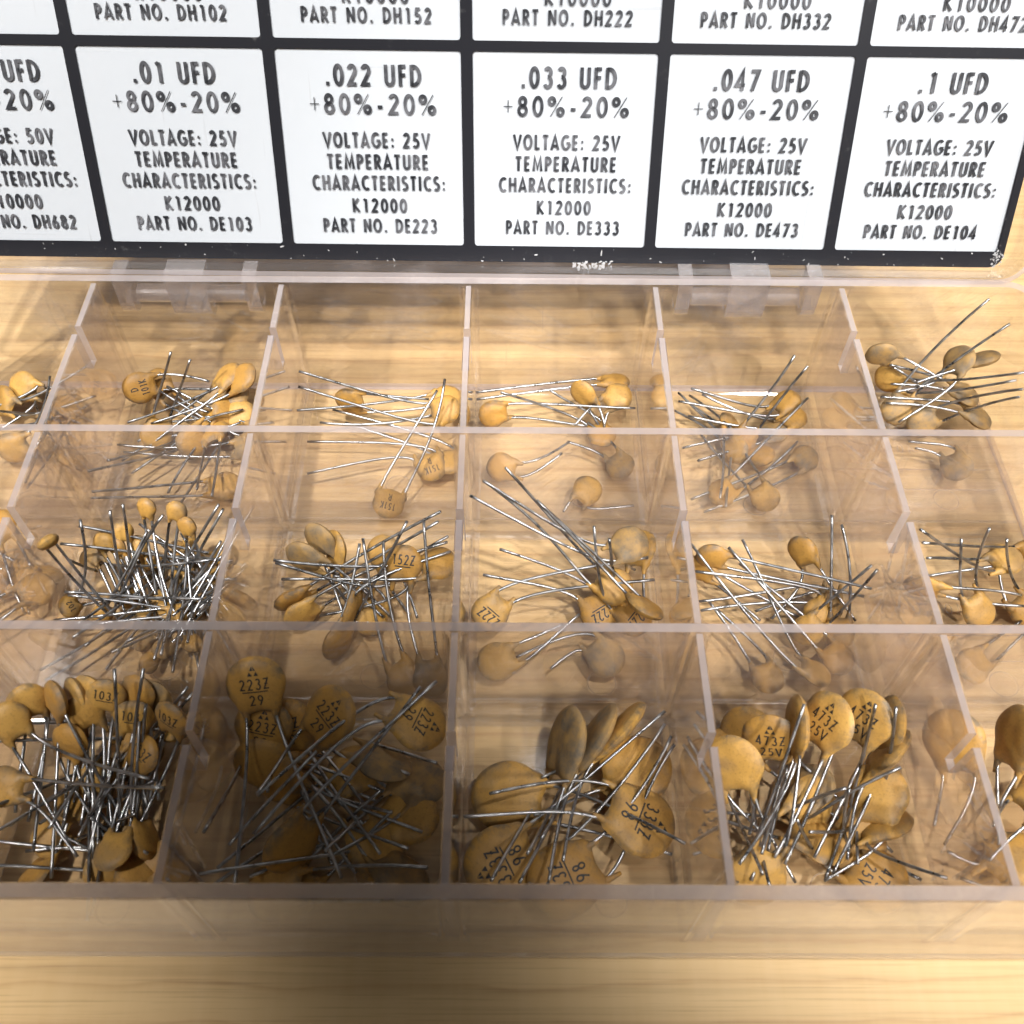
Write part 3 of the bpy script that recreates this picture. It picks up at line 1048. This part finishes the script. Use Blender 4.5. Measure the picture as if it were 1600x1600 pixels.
def heap(c, r, kind, count, zlo, zhi, label, xr=(0.1, 0.9), yr=(0.1, 0.9), lean=0.6):
    """capacitors buried under the others: nothing in the photograph tells them apart"""
    R, T, sf, lines = KIND[kind]
    b0 = cell_bounds(c, r, 0)
    for k in range(count):
        z = random.uniform(zlo, zhi)
        C = Vector((b0[0] + (b0[1] - b0[0]) * random.uniform(*xr), b0[2] + (b0[3] - b0[2]) * random.uniform(*yr), z))
        a = math.atan2((b0[2] + b0[3]) / 2 - C.y, (b0[0] + b0[1]) / 2 - C.x) + random.uniform(-0.9, 0.9)
        d = Vector((math.cos(a), math.sin(a), random.uniform(-0.35, 0.35))).normalized()
        n = Vector((random.gauss(0, lean), random.gauss(0, lean), 1))
        n = (n - d * n.dot(d)).normalized()
        ez = R * math.sqrt(max(0, 1 - n.z ** 2)) + T * abs(n.z)
        C.z = max(C.z, FL + 0.1 + ez)
        m = (R * math.sqrt(max(0, 1 - n.x ** 2)) + T * abs(n.x), R * math.sqrt(max(0, 1 - n.y ** 2)) + T * abs(n.y))
        C = clampxy(C, (b0[0] + m[0], b0[1] - m[0], b0[2] + m[1], b0[3] - m[1]))
        bb = cell_bounds(c, r, 0.4)
        E_ = C + d * random.uniform(17, 26)
        E_.z = random.uniform(FL + 0.8, zhi + 8)
        E_ = clampxy(E_, bb)
        E2 = clampxy(E_ + Vector((random.uniform(-5, 5), random.uniform(-5, 5), random.uniform(-2, 2))), bb)
        E2.z = max(E2.z, FL + 0.5)
        capacitor(c, r, kind, C, d, n, [E_, E2], label, False, random.random() < 0.2)


# front row, .033 column
cap(0, 3, "333", (792, 1245, 4), (866, 1256, 4), 0, (1071, 1318, 4), (1050, 1335, 3), "large grey-rimmed disc face up by left divider")
cap(0, 3, "333", (886, 1158, 9), (872, 1212, 6), 60, (768, 1376, 12), (812, 1379, 11), "big disc leaning at the left end of three", dirty=True)
cap(0, 3, "333", (933, 1147, 9), (903, 1192, 6), 76, (858, 1375, 11), (824, 1334, 11), "big disc leaning in the middle of three", dirty=True)  # dirty edges, plus shade put into the darker coating
cap(0, 3, "333", (970, 1138, 9), (928, 1182, 6), 82, (880, 1345, 10), (846, 1310, 10), "big disc leaning at the right end of three")
cap(0, 3, "333", (996, 1200, 5), (930, 1206, 5), 18, (835, 1273, 8), (846, 1215, 7), "blank yellow disc behind the one printed 98")
cap(0, 3, "333", (1003, 1283, 5), (944, 1250, 7), 22, (720, 1276, 10), (765, 1240, 12), "disc printed 333Z and 98 beside the right divider", pr=True)
cap(0, 3, "333", (768, 1350, 4), (822, 1318, 4), 8, (1039, 1111, 13), (1039, 1131, 11), "disc printed upside down in the near left corner", pr=True)
cap(0, 3, "333", (880, 1375, 3), (930, 1350, 3), 4, (1049, 1150, 10), (1054, 1163, 9), "disc printed 98 half hidden behind the front wall", pr=True)
# front row, .022 column
cap(-1, 3, "223", (385, 1066, 20), (398, 1140, 14), 14, (366, 1386, 14), (534, 1372, 9), "highest disc printed 223Z standing against the left divider", pr=True)
cap(-1, 3, "223", (517, 1117, 17), (474, 1166, 13), 22, (358, 1320, 14), (402, 1240, 18), "disc printed 223Z facing up mid heap", pr=True)
cap(-1, 3, "223", (655, 1130, 15), (600, 1100, 17), 28, (402, 1243, 20), (396, 1304, 17), "disc printed 223Z turned sideways by the right divider", pr=True)
cap(-1, 3, "223", (412, 1134, 13), (405, 1180, 9), 10, (418, 1238, 8), (318, 1300, 15), "printed disc tucked under the highest one", pr=True)
cap(-1, 3, "223", (448, 1132, 11), (460, 1170, 8), 18, (556, 1364, 7), (594, 1334, 8), "printed disc half covered by the middle one", pr=True)
cap(-1, 3, "223", (385, 1191, 9), (412, 1222, 6), 30, (638, 1326, 9), (612, 1270, 9), "blank brown disc low by the left divider")
cap(-1, 3, "223", (432, 1212, 7), (470, 1240, 6), 40, (660, 1300, 6), (520, 1350, 6), "blank brown disc in shade under the crossing wires")
cap(-1, 3, "223", (600, 1192, 9), (560, 1172, 9), 52, (682, 1192, 12), (640, 1210, 10), "tilted grey disc under the sideways 223Z disc", dirty=True)
cap(-1, 3, "223", (454, 1323, 9), (492, 1262, 12), 44, (682, 1064, 22), (657, 1073, 20), "plain pinkish disc slanting up near the front wall")
cap(-1, 3, "223", (640, 1276, 4), (590, 1300, 4), 20, (390, 1370, 8), (310, 1366, 12), "dark disc low in the near right part")
heap(-1, 3, "223", 8, 2.5, 4, "ochre disc buried in the dark wire heap, front bin of the .022 column")
# front row, .01 column
cap(-2, 3, "103", (43, 1095, 17), (60, 1130, 13), 8, (44, 1284, 9), (24, 1270, 9), "round bright yellow blank disc at the upper left")
cap(-2, 3, "103", (87, 1092, 17), (84, 1130, 12), 60, (80, 1372, 7), (52, 1330, 9), "edge-on disc beside the bright yellow blank one")
cap(-2, 3, "103", (14, 1126, 17), (30, 1150, 15), 8, (234, 1217, 17), (118, 1337, 9), "yellow disc with a long bent lead, left edge")
cap(-2, 3, "103", (5, 1229, 12), (34, 1232, 12), 8, (256, 1231, 18), (121, 1339, 9), "yellow disc at the left edge of the photo")
cap(-2, 3, "103", (166, 1086, 16), (160, 1130, 11), 8, (179, 1315, 6), (146, 1342, 6), "highest disc printed 103Z near the row divider", pr=True)
cap(-2, 3, "103", (210, 1120, 15), (206, 1160, 11), 8, (192, 1290, 7), (137, 1342, 6), "disc printed 103Z below the highest printed one", pr=True)
cap(-2, 3, "103", (268, 1122, 16), (268, 1160, 11), 42, (236, 1235, 9), (198, 1331, 6), "narrow printed disc against the right divider", pr=True)
cap(-2, 3, "103", (224, 1178, 12), (200, 1216, 9), 34, (137, 1276, 9), (176, 1315, 7), "tilted oval disc printed sideways in the middle", pr=True)
cap(-2, 3, "103", (110, 1158, 12), (104, 1192, 9), 30, (231, 1334, 7), (182, 1340, 6), "disc under the long bent lead")
cap(-2, 3, "103", (132, 1111, 14), (148, 1140, 11), 20, (150, 1300, 6), (126, 1290, 6), "blank disc left of the highest printed one")
cap(-2, 3, "103", (118, 1086, 15), (122, 1120, 11), 68, (100, 1290, 7), (96, 1300, 7), "thin edge-on disc in the back of the heap")
cap(-2, 3, "103", (143, 1070, 15), (150, 1100, 12), 50, (140, 1250, 8), (160, 1262, 8), "disc peeping out behind the highest printed one")
cap(-2, 3, "103", (219, 1068, 15), (222, 1100, 12), 40, (248, 1250, 8), (230, 1260, 8), "small bright disc behind the upright wire")
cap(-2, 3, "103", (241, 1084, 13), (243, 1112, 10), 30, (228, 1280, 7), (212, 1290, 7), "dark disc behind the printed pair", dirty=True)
cap(-2, 3, "103", (162, 1362, 4), (170, 1320, 5), 15, (179, 1045, 24), (140, 1200, 12), "orange disc glowing just behind the front wall")
cap(-2, 3, "103", (226, 1312, 6), (218, 1280, 7), 52, (224, 1045, 24), (228, 1100, 18), "tilted disc low beside the right divider")
cap(-2, 3, "103", (212, 1366, 4), (206, 1340, 4), 10, (96, 1104, 17), (40, 1330, 6), "orange disc in the near right corner")
heap(-2, 3, "103", 14, 2.5, 9, "small ochre disc buried in the wire heap, front bin of the .01 column")
# front row, .047 column
cap(1, 3, "473", (1146, 1191, 13), (1158, 1258, 8), 20, (1243, 1379, 4), (1190, 1300, 6), "big smooth disc pressed against the left divider")
cap(1, 3, "473", (1205, 1152, 13), (1208, 1195, 8), 8, (1171, 1304, 8), (1200, 1330, 7), "printed disc behind the edge-on upright one", pr=True)
cap(1, 3, "473", (1246, 1132, 16), (1236, 1190, 10), 70, (1155, 1350, 11), (1174, 1376, 7), "edge-on disc standing upright")
cap(1, 3, "473", (1294, 1126, 16), (1264, 1180, 11), 28, (1190, 1334, 10), (1210, 1340, 9), "tilted disc printed 473Z and 25V", pr=True)
cap(1, 3, "473", (1352, 1120, 17), (1324, 1178, 11), 14, (1272, 1340, 8), (1226, 1350, 9), "highest disc printed 473Z and 25V", pr=True)
cap(1, 3, "473", (1389, 1132, 14), (1372, 1178, 10), 58, (1301, 1366, 8), (1290, 1372, 7), "blank disc half hidden behind the highest one")
cap(1, 3, "473", (1402, 1174, 12), (1370, 1204, 9), 72, (1324, 1343, 8), (1340, 1350, 7), "thin edge-on disc sloping to the right")
cap(1, 3, "473", (1372, 1238, 9), (1366, 1292, 7), 6, (1288, 1376, 6), (1265, 1300, 11), "round blank disc facing front, right of the wires")
cap(1, 3, "473", (1390, 1288, 5), (1362, 1300, 5), 60, (1480, 1372, 5), (1440, 1375, 5), "flat disc with leads curving off to the right")
cap(1, 3, "473", (1372, 1378, 3), (1340, 1360, 3), 4, (1245, 1280, 12), (1327, 1232, 14), "printed disc just behind the front wall", pr=True)
cap(1, 3, "473", (1180, 1372, 4), (1200, 1330, 7), 20, (1257, 1100, 24), (1250, 1180, 16), "disc low in the near left corner")
cap(1, 3, "473", (1340, 1320, 4), (1350, 1270, 6), 20, (1368, 1101, 23), (1400, 1105, 22), "disc buried below the round blank one")
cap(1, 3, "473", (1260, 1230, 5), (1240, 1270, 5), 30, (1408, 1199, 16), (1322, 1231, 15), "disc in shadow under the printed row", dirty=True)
heap(1, 3, "473", 4, 2.5, 6, "ochre disc buried under the crossing wires, front bin of the .047 column", xr=(0.1, 0.6), yr=(0.25, 0.9))
# front row, .1 column
cap(2, 3, "104", (1491, 1155, 11), (1500, 1212, 8), 16, (1460, 1290, 6), (1475, 1320, 5), "large disc seen through the clear divider")
cap(2, 3, "104", (1590, 1150, 13), (1573, 1205, 9), 48, (1562, 1262, 8), (1560, 1320, 5), "large dark-shadowed disc at the right edge")
cap(2, 3, "104", (1592, 1345, 4), (1560, 1370, 4), 10, (1480, 1330, 4), (1500, 1372, 4), "large disc low in the near corner")
cap(2, 3, "104", (1640, 1240, 8), (1600, 1262, 7), 30, (1545, 1345, 6), (1552, 1290, 8), "large disc cut by the right edge")
# middle row, .01 column
cap(-2, 2, "small", (67, 847, 12), (80, 860, 11), 8, (172, 962, 6), (184, 966, 6), "lone round disc at the left with two long leads")
cap(-2, 2, "small", (229, 793, 17), (231, 812, 15), 40, (263, 964, 5), (245, 930, 6), "highest upright disc, printed, against the back", pr=False)
cap(-2, 2, "small", (276, 798, 17), (272, 816, 15), 15, (267, 940, 5), (256, 900, 6), "left disc of the touching upper pair")
cap(-2, 2, "small", (292, 822, 15), (297, 840, 13), 45, (319, 933, 5), (286, 950, 5), "right disc of the touching upper pair")
cap(-2, 2, "small", (192, 830, 12), (196, 850, 10), 10, (232, 950, 5), (222, 940, 5), "disc right below the crossing lead tips")
cap(-2, 2, "small", (162, 846, 11), (170, 862, 10), 20, (210, 950, 5), (200, 935, 5), "leftmost disc of the clump")
cap(-2, 2, "small", (182, 853, 10), (190, 866, 9), 50, (240, 965, 4), (228, 960, 4), "disc wedged in the middle of the clump")
cap(-2, 2, "small", (148, 866, 8), (158, 880, 8), 30, (196, 960, 4), (184, 950, 4), "dark disc at the lower left of the clump", dirty=True)
cap(-2, 2, "small", (216, 852, 9), (220, 868, 8), 30, (250, 940, 4), (262, 955, 4), "disc behind the highest upright lead")
cap(-2, 2, "small", (138, 874, 6), (150, 884, 6), 30, (334, 874, 12), (108, 875, 14), "dark disc with leads spread both ways", dirty=True)
cap(-2, 2, "102", (102, 948, 5), (118, 938, 6), 5, (125, 812, 17), (317, 936, 10), "disc printed 102 in the near left corner", pr=True)
cap(-2, 2, "small", (200, 935, 4), (198, 915, 6), 10, (172, 798, 20), (192, 788, 20), "disc whose two lead tips cross above the clump")
cap(-2, 2, "small", (262, 950, 4), (268, 930, 5), 10, (342, 788, 18), (349, 795, 17), "disc whose leads reach up beside the right divider")
cap(-2, 2, "small", (160, 960, 4), (175, 945, 5), 10, (255, 805, 17), (230, 830, 14), "disc at the near edge with a diagonal lead")
cap(-2, 2, "small", (300, 955, 4), (280, 948, 5), 10, (101, 925, 11), (106, 930, 10), "disc at the near edge whose leads run left")
heap(-2, 2, "small", 20, 2.3, 7, "tiny ochre disc buried in the dense wire clump, middle bin of the .01 column", xr=(0.3, 0.92), yr=(0.15, 0.85))
# middle row, .0068 column
cap(-3, 2, "472", (76, 920, 8), (40, 935, 7), 20, (-40, 1000, 5), (-60, 960, 5), "large pale disc seen through the divider")
cap(-3, 2, "472", (0, 822, 10), (14, 850, 9), 25, (48, 884, 9), (40, 960, 4), "yellow disc at the left edge of the photo")
cap(-3, 2, "472", (-10, 900, 5), (20, 910, 5), 15, (46, 960, 4), (10, 930, 4), "disc at the left edge with leads toward the divider")
heap(-3, 2, "472", 3, 2.6, 5, "ochre disc low at the left edge, middle bin of the .0068 column", xr=(0.5, 0.9))
# middle row, .022 column
cap(-1, 2, "152", (631, 880, 13), (627, 920, 10), 8, (500, 962, 6), (430, 879, 17), "disc printed 152Z facing the camera", pr=True)
cap(-1, 2, "152", (474, 869, 13), (496, 880, 12), 50, (613, 966, 5), (548, 950, 5), "dark-topped disc at the left of the heap", dirty=True, rs=0.8)
cap(-1, 2, "152", (500, 842, 14), (508, 860, 12), 50, (537, 962, 5), (560, 960, 5), "higher disc of the pair near the back left", dirty=True)
cap(-1, 2, "152", (524, 856, 12), (526, 880, 10), 62, (585, 960, 5), (600, 965, 5), "lower disc of the pair near the back left")
cap(-1, 2, "152", (456, 937, 6), (484, 922, 7), 66, (689, 799, 20), (685, 815, 18), "long-looking edge-on disc at the near left")
cap(-1, 2, "152", (470, 960, 4), (492, 944, 5), 50, (699, 847, 16), (700, 838, 16), "edge-on disc below the long-looking one")
cap(-1, 2, "152", (690, 880, 12), (668, 888, 12), 30, (427, 875, 17), (440, 905, 12), "disc against the right divider with leads running left")
cap(-1, 2, "152", (549, 955, 7), (554, 935, 9), 72, (704, 862, 14), (668, 874, 13), "upright edge-on disc at the near edge")
cap(-1, 2, "152", (600, 863, 8), (606, 880, 7), 20, (652, 966, 4), (640, 960, 4), "small-looking disc behind the 152Z disc")
cap(-1, 2, "152", (634, 1062, 3), (612, 1020, 5), 5, (567, 841, 18), (599, 847, 16), "dark disc lying flat, seen through the row divider", pr=False)
cap(-1, 2, "152", (527, 1004, 4), (540, 975, 6), 50, (636, 814, 20), (562, 849, 16), "disc on edge, seen through the row divider")
cap(-1, 2, "152", (672, 1060, 3), (668, 1020, 4), 15, (662, 815, 19), (640, 900, 10), "flat disc in the near right corner", dirty=True)
cap(-1, 2, "152", (580, 965, 4), (590, 940, 5), 20, (510, 890, 8), (520, 900, 8), "disc lying flat in the middle of the heap")
# middle row, .033 column
cap(0, 2, "222", (984, 850, 13), (946, 872, 12), 14, (734, 774, 23), (755, 751, 25), "dirty disc highest in the heap at right", dirty=True)
cap(0, 2, "222", (960, 917, 8), (930, 902, 9), 8, (790, 731, 27), (770, 762, 23), "broad disc below the dirty highest one")
cap(0, 2, "222", (766, 958, 6), (784, 936, 7), 14, (1013, 871, 12), (1023, 906, 10), "disc printed 222Z alone at the near left", pr=True)
cap(0, 2, "222", (1030, 950, 7), (1004, 924, 9), 68, (839, 782, 24), (843, 786, 23), "edge-on tapering disc at the right divider")
cap(0, 2, "222", (936, 957, 5), (918, 930, 6), 18, (781, 858, 14), (755, 898, 11), "left printed disc of the pair at the near edge", pr=True)
cap(0, 2, "222", (990, 964, 5), (966, 944, 6), 12, (952, 842, 17), (928, 822, 19), "right printed disc of the pair at the near edge", pr=True)
cap(0, 2, "222", (1008, 856, 10), (1004, 880, 9), 30, (1011, 967, 4), (992, 890, 6), "disc hidden behind the dirty highest one")
cap(0, 2, "222", (946, 1028, 3), (920, 1000, 4), 5, (800, 1030, 3), (860, 1045, 3), "dark dusty disc seen through the row divider", dirty=True)
cap(0, 2, "222", (776, 1034, 3), (815, 1020, 4), 5, (905, 960, 6), (880, 975, 6), "pale disc lying flat, seen through the row divider")
# middle row, .047 column
cap(1, 2, "332", (1254, 860, 10), (1268, 888, 8), 34, (1205, 967, 4), (1337, 970, 4), "disc standing alone near the back right", pr=False)
cap(1, 2, "332", (1112, 869, 10), (1144, 880, 9), 44, (1350, 932, 8), (1362, 920, 9), "disc leaning on the left divider, leads toward the right")
cap(1, 2, "332", (1278, 960, 5), (1300, 938, 6), 14, (1087, 893, 13), (1095, 954, 7), "looped disc at the near edge")
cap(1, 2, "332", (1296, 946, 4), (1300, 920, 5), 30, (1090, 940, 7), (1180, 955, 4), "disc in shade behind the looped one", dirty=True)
cap(1, 2, "332", (1310, 990, 3), (1312, 960, 5), 10, (1300, 805, 18), (1315, 820, 17), "disc whose two leads stand upright")
cap(1, 2, "332", (1262, 985, 4), (1285, 965, 6), 14, (1362, 883, 15), (1371, 890, 14), "disc whose leads bend up at the right")
cap(1, 2, "332", (1092, 888, 6), (1110, 898, 6), 50, (1188, 970, 3), (1250, 966, 4), "edge-on disc low by the left divider")
cap(1, 2, "332", (1275, 1052, 3), (1236, 1030, 4), 52, (1080, 850, 13), (1160, 843, 12), "oval disc seen through the row divider")
cap(1, 2, "332", (1310, 1030, 3), (1284, 1002, 4), 20, (1138, 855, 12), (1155, 880, 8), "flat disc behind the oval one")
cap(1, 2, "332", (1200, 1060, 3), (1180, 1020, 3), 15, (1108, 940, 6), (1120, 952, 5), "flat disc low, seen through the row divider")
# middle row, .1 column
cap(2, 2, "472", (1440, 915, 9), (1476, 924, 9), 60, (1600, 947, 7), (1596, 930, 8), "pale oval disc beside the left divider")
cap(2, 2, "472", (1530, 956, 6), (1516, 930, 8), 28, (1546, 825, 19), (1502, 842, 17), "bright yellow disc at the near edge")
cap(2, 2, "472", (1572, 873, 9), (1545, 884, 9), 20, (1448, 872, 12), (1438, 827, 20), "disc in the back right behind the wires")
cap(2, 2, "472", (1630, 862, 9), (1605, 866, 9), 20, (1442, 848, 17), (1450, 900, 8), "disc at the right edge with wavy leads")
cap(2, 2, "472", (1606, 955, 4), (1590, 940, 5), 10, (1573, 842, 16), (1560, 890, 8), "disc at the right edge of the photo")
cap(2, 2, "472", (1520, 1040, 3), (1550, 1020, 3), 10, (1600, 990, 4), (1596, 970, 4), "flat disc seen through the row divider")
# back row, .0068 column
cap(-3, 1, "101", (36, 604, 6), (66, 614, 6), 12, (-20, 640, 5), (-30, 690, 3), "disc at the left edge with leads to the front")
cap(-3, 1, "101", (4, 626, 5), (26, 640, 5), 20, (150, 618, 8), (146, 566, 12), "disc cut by the left edge of the photo")
cap(-3, 1, "101", (20, 700, 3), (50, 690, 4), 15, (78, 588, 9), (84, 598, 8), "flat disc behind the row divider")
# back row, .01 column
cap(-2, 1, "101", (211, 606, 9), (240, 598, 9), 8, (327, 596, 10), (330, 608, 9), "disc printed D and 101K facing front", pr=True)
cap(-2, 1, "101", (380, 590, 10), (358, 606, 8), 44, (199, 660, 9), (236, 662, 7), "right disc of the leaning pair")
cap(-2, 1, "101", (358, 582, 9), (340, 604, 8), 58, (215, 690, 5), (230, 700, 4), "left disc of the leaning pair")
cap(-2, 1, "101", (250, 588, 6), (262, 604, 6), 20, (330, 660, 4), (345, 650, 4), "disc behind the one printed 101K")
cap(-2, 1, "101", (366, 616, 6), (345, 630, 5), 30, (190, 720, 3), (205, 740, 3), "dark disc under the leaning pair", dirty=True)
cap(-2, 1, "101", (245, 680, 4), (252, 650, 6), 10, (267, 550, 19), (297, 562, 18), "disc with two leads pointing up at the back")
cap(-2, 1, "101", (352, 760, 3), (330, 762, 3), 30, (143, 768, 8), (140, 778, 7), "flat disc by the right divider with leads running left")
cap(-2, 1, "101", (300, 690, 3), (320, 670, 4), 15, (380, 640, 6), (376, 660, 5), "flat disc in the middle of the tangle")
heap(-2, 1, "101", 6, 2.6, 5, "ochre disc tangled low among the wires, back bin of the .01 column", xr=(0.35, 0.9), yr=(0.45, 0.75))
heap(-3, 1, "101", 3, 2.6, 5, "ochre disc among the wires at the left edge, back bin of the .0068 column", xr=(0.6, 0.9))
# back row, .022 column
cap(-1, 1, "151", (546, 626, 7), (572, 630, 7), 38, (670, 624, 7), (672, 636, 7), "disc at the far left of the compartment")
cap(-1, 1, "151", (696, 640, 7), (672, 650, 6), 18, (467, 580, 15), (466, 604, 12), "front disc of the pair by the right divider")
cap(-1, 1, "151", (700, 622, 6), (678, 632, 6), 24, (464, 641, 9), (500, 660, 6), "back disc of the pair by the right divider")
cap(-1, 1, "151", (606, 798, 3), (614, 768, 4), 0, (695, 592, 16), (683, 610, 14), "disc printed 151K lying flat near the row divider", pr=True)
cap(-1, 1, "151", (674, 730, 3), (664, 702, 4), 2, (480, 740, 4), (480, 690, 4), "printed disc lying flat by the right divider", pr=True)
cap(-1, 1, "151", (704, 722, 3), (690, 690, 3), 12, (520, 640, 6), (540, 660, 5), "disc half under the flat printed one")
# back row, .033 column
cap(0, 1, "221", (911, 614, 9), (926, 634, 7), 44, (945, 664, 6), (948, 690, 4), "left upright disc of the front pair")
cap(0, 1, "221", (965, 620, 8), (942, 634, 7), 14, (898, 665, 5), (944, 668, 5), "right upright disc of the front pair")
cap(0, 1, "221", (962, 596, 8), (936, 596, 8), 66, (732, 613, 10), (732, 624, 9), "edge-on disc behind the upright pair")
cap(0, 1, "221", (770, 647, 6), (800, 640, 6), 18, (992, 638, 8), (918, 666, 4), "disc against the left divider")
cap(0, 1, "221", (783, 730, 3), (812, 736, 3), 3, (878, 708, 5), (890, 690, 4), "flat ochre disc at left, seen through the row divider")
cap(0, 1, "221", (969, 728, 3), (950, 700, 3), 3, (886, 690, 4), (918, 660, 5), "flat dusty disc at right, seen through the row divider", dirty=True)
cap(0, 1, "221", (918, 765, 2), (900, 790, 2), 0, (880, 800, 2), (990, 790, 3), "flat disc near the row divider foot")
cap(0, 1, "221", (940, 680, 4), (930, 660, 4), 20, (783, 613, 14), (860, 610, 10), "small disc under the upright pair")
# back row, .047 column
cap(1, 1, "332", (1230, 628, 7), (1212, 642, 6), 28, (1080, 607, 11), (1060, 627, 10), "yellow disc with leads fanning left")
cap(1, 1, "332", (1240, 652, 5), (1222, 664, 5), 20, (1097, 616, 10), (1075, 650, 7), "disc in front of the yellow one")
cap(1, 1, "332", (1160, 690, 3), (1172, 670, 5), 14, (1242, 555, 19), (1262, 572, 18), "disc whose two leads point up")
cap(1, 1, "332", (1259, 715, 3), (1240, 730, 3), 3, (1080, 780, 4), (1100, 800, 3), "dusty flat disc at right, seen through the row divider", dirty=True)
cap(1, 1, "332", (1196, 778, 2), (1180, 755, 3), 0, (1096, 680, 5), (1140, 665, 6), "flat disc in the middle, seen through the row divider")
cap(1, 1, "332", (1128, 771, 2), (1150, 755, 3), 0, (1246, 690, 5), (1262, 622, 9), "flat disc at left, seen through the row divider")
cap(1, 1, "332", (1210, 675, 4), (1190, 682, 4), 40, (1066, 700, 4), (1090, 720, 4), "disc wedged under the fanned leads", dirty=True)
heap(1, 1, "332", 3, 2.4, 4, "ochre disc low under the fanned wires, back bin of the .047 column", xr=(0.3, 0.8), yr=(0.45, 0.7))
# back row, .1 column
cap(2, 1, "472", (1377, 553, 16), (1402, 565, 14), 40, (1475, 594, 13), (1432, 598, 12), "grey-brown disc perched against the left divider", dirty=True)
cap(2, 1, "472", (1499, 562, 15), (1487, 588, 13), 24, (1400, 612, 11), (1404, 660, 8), "yellow-topped disc in the middle of the tangle", dirty=True)
cap(2, 1, "472", (1549, 560, 15), (1520, 569, 14), 70, (1431, 598, 13), (1436, 606, 12), "edge-on disc sticking out to the right", dirty=True)
cap(2, 1, "472", (1508, 616, 9), (1484, 604, 10), 58, (1390, 570, 14), (1392, 600, 11), "slanting dark disc below the yellow-topped one", dirty=True)
cap(2, 1, "472", (1528, 652, 7), (1506, 640, 8), 60, (1376, 620, 10), (1384, 630, 9), "dark disc lowest at the right", dirty=True)
cap(2, 1, "472", (1400, 640, 7), (1412, 620, 9), 18, (1546, 467, 27), (1578, 506, 24), "disc at left with two long leads rising right", dirty=True)
cap(2, 1, "472", (1388, 584, 9), (1414, 596, 9), 24, (1600, 582, 14), (1588, 594, 13), "disc beneath the perched one")
cap(2, 1, "472", (1440, 660, 5), (1462, 650, 6), 18, (1593, 620, 12), (1598, 608, 13), "disc low at the front of the tangle", dirty=True)
cap(2, 1, "472", (1495, 730, 3), (1480, 700, 3), 5, (1420, 690, 5), (1430, 700, 4), "dusty flat disc seen through the row divider", dirty=True)

bpy.context.view_layer.update()
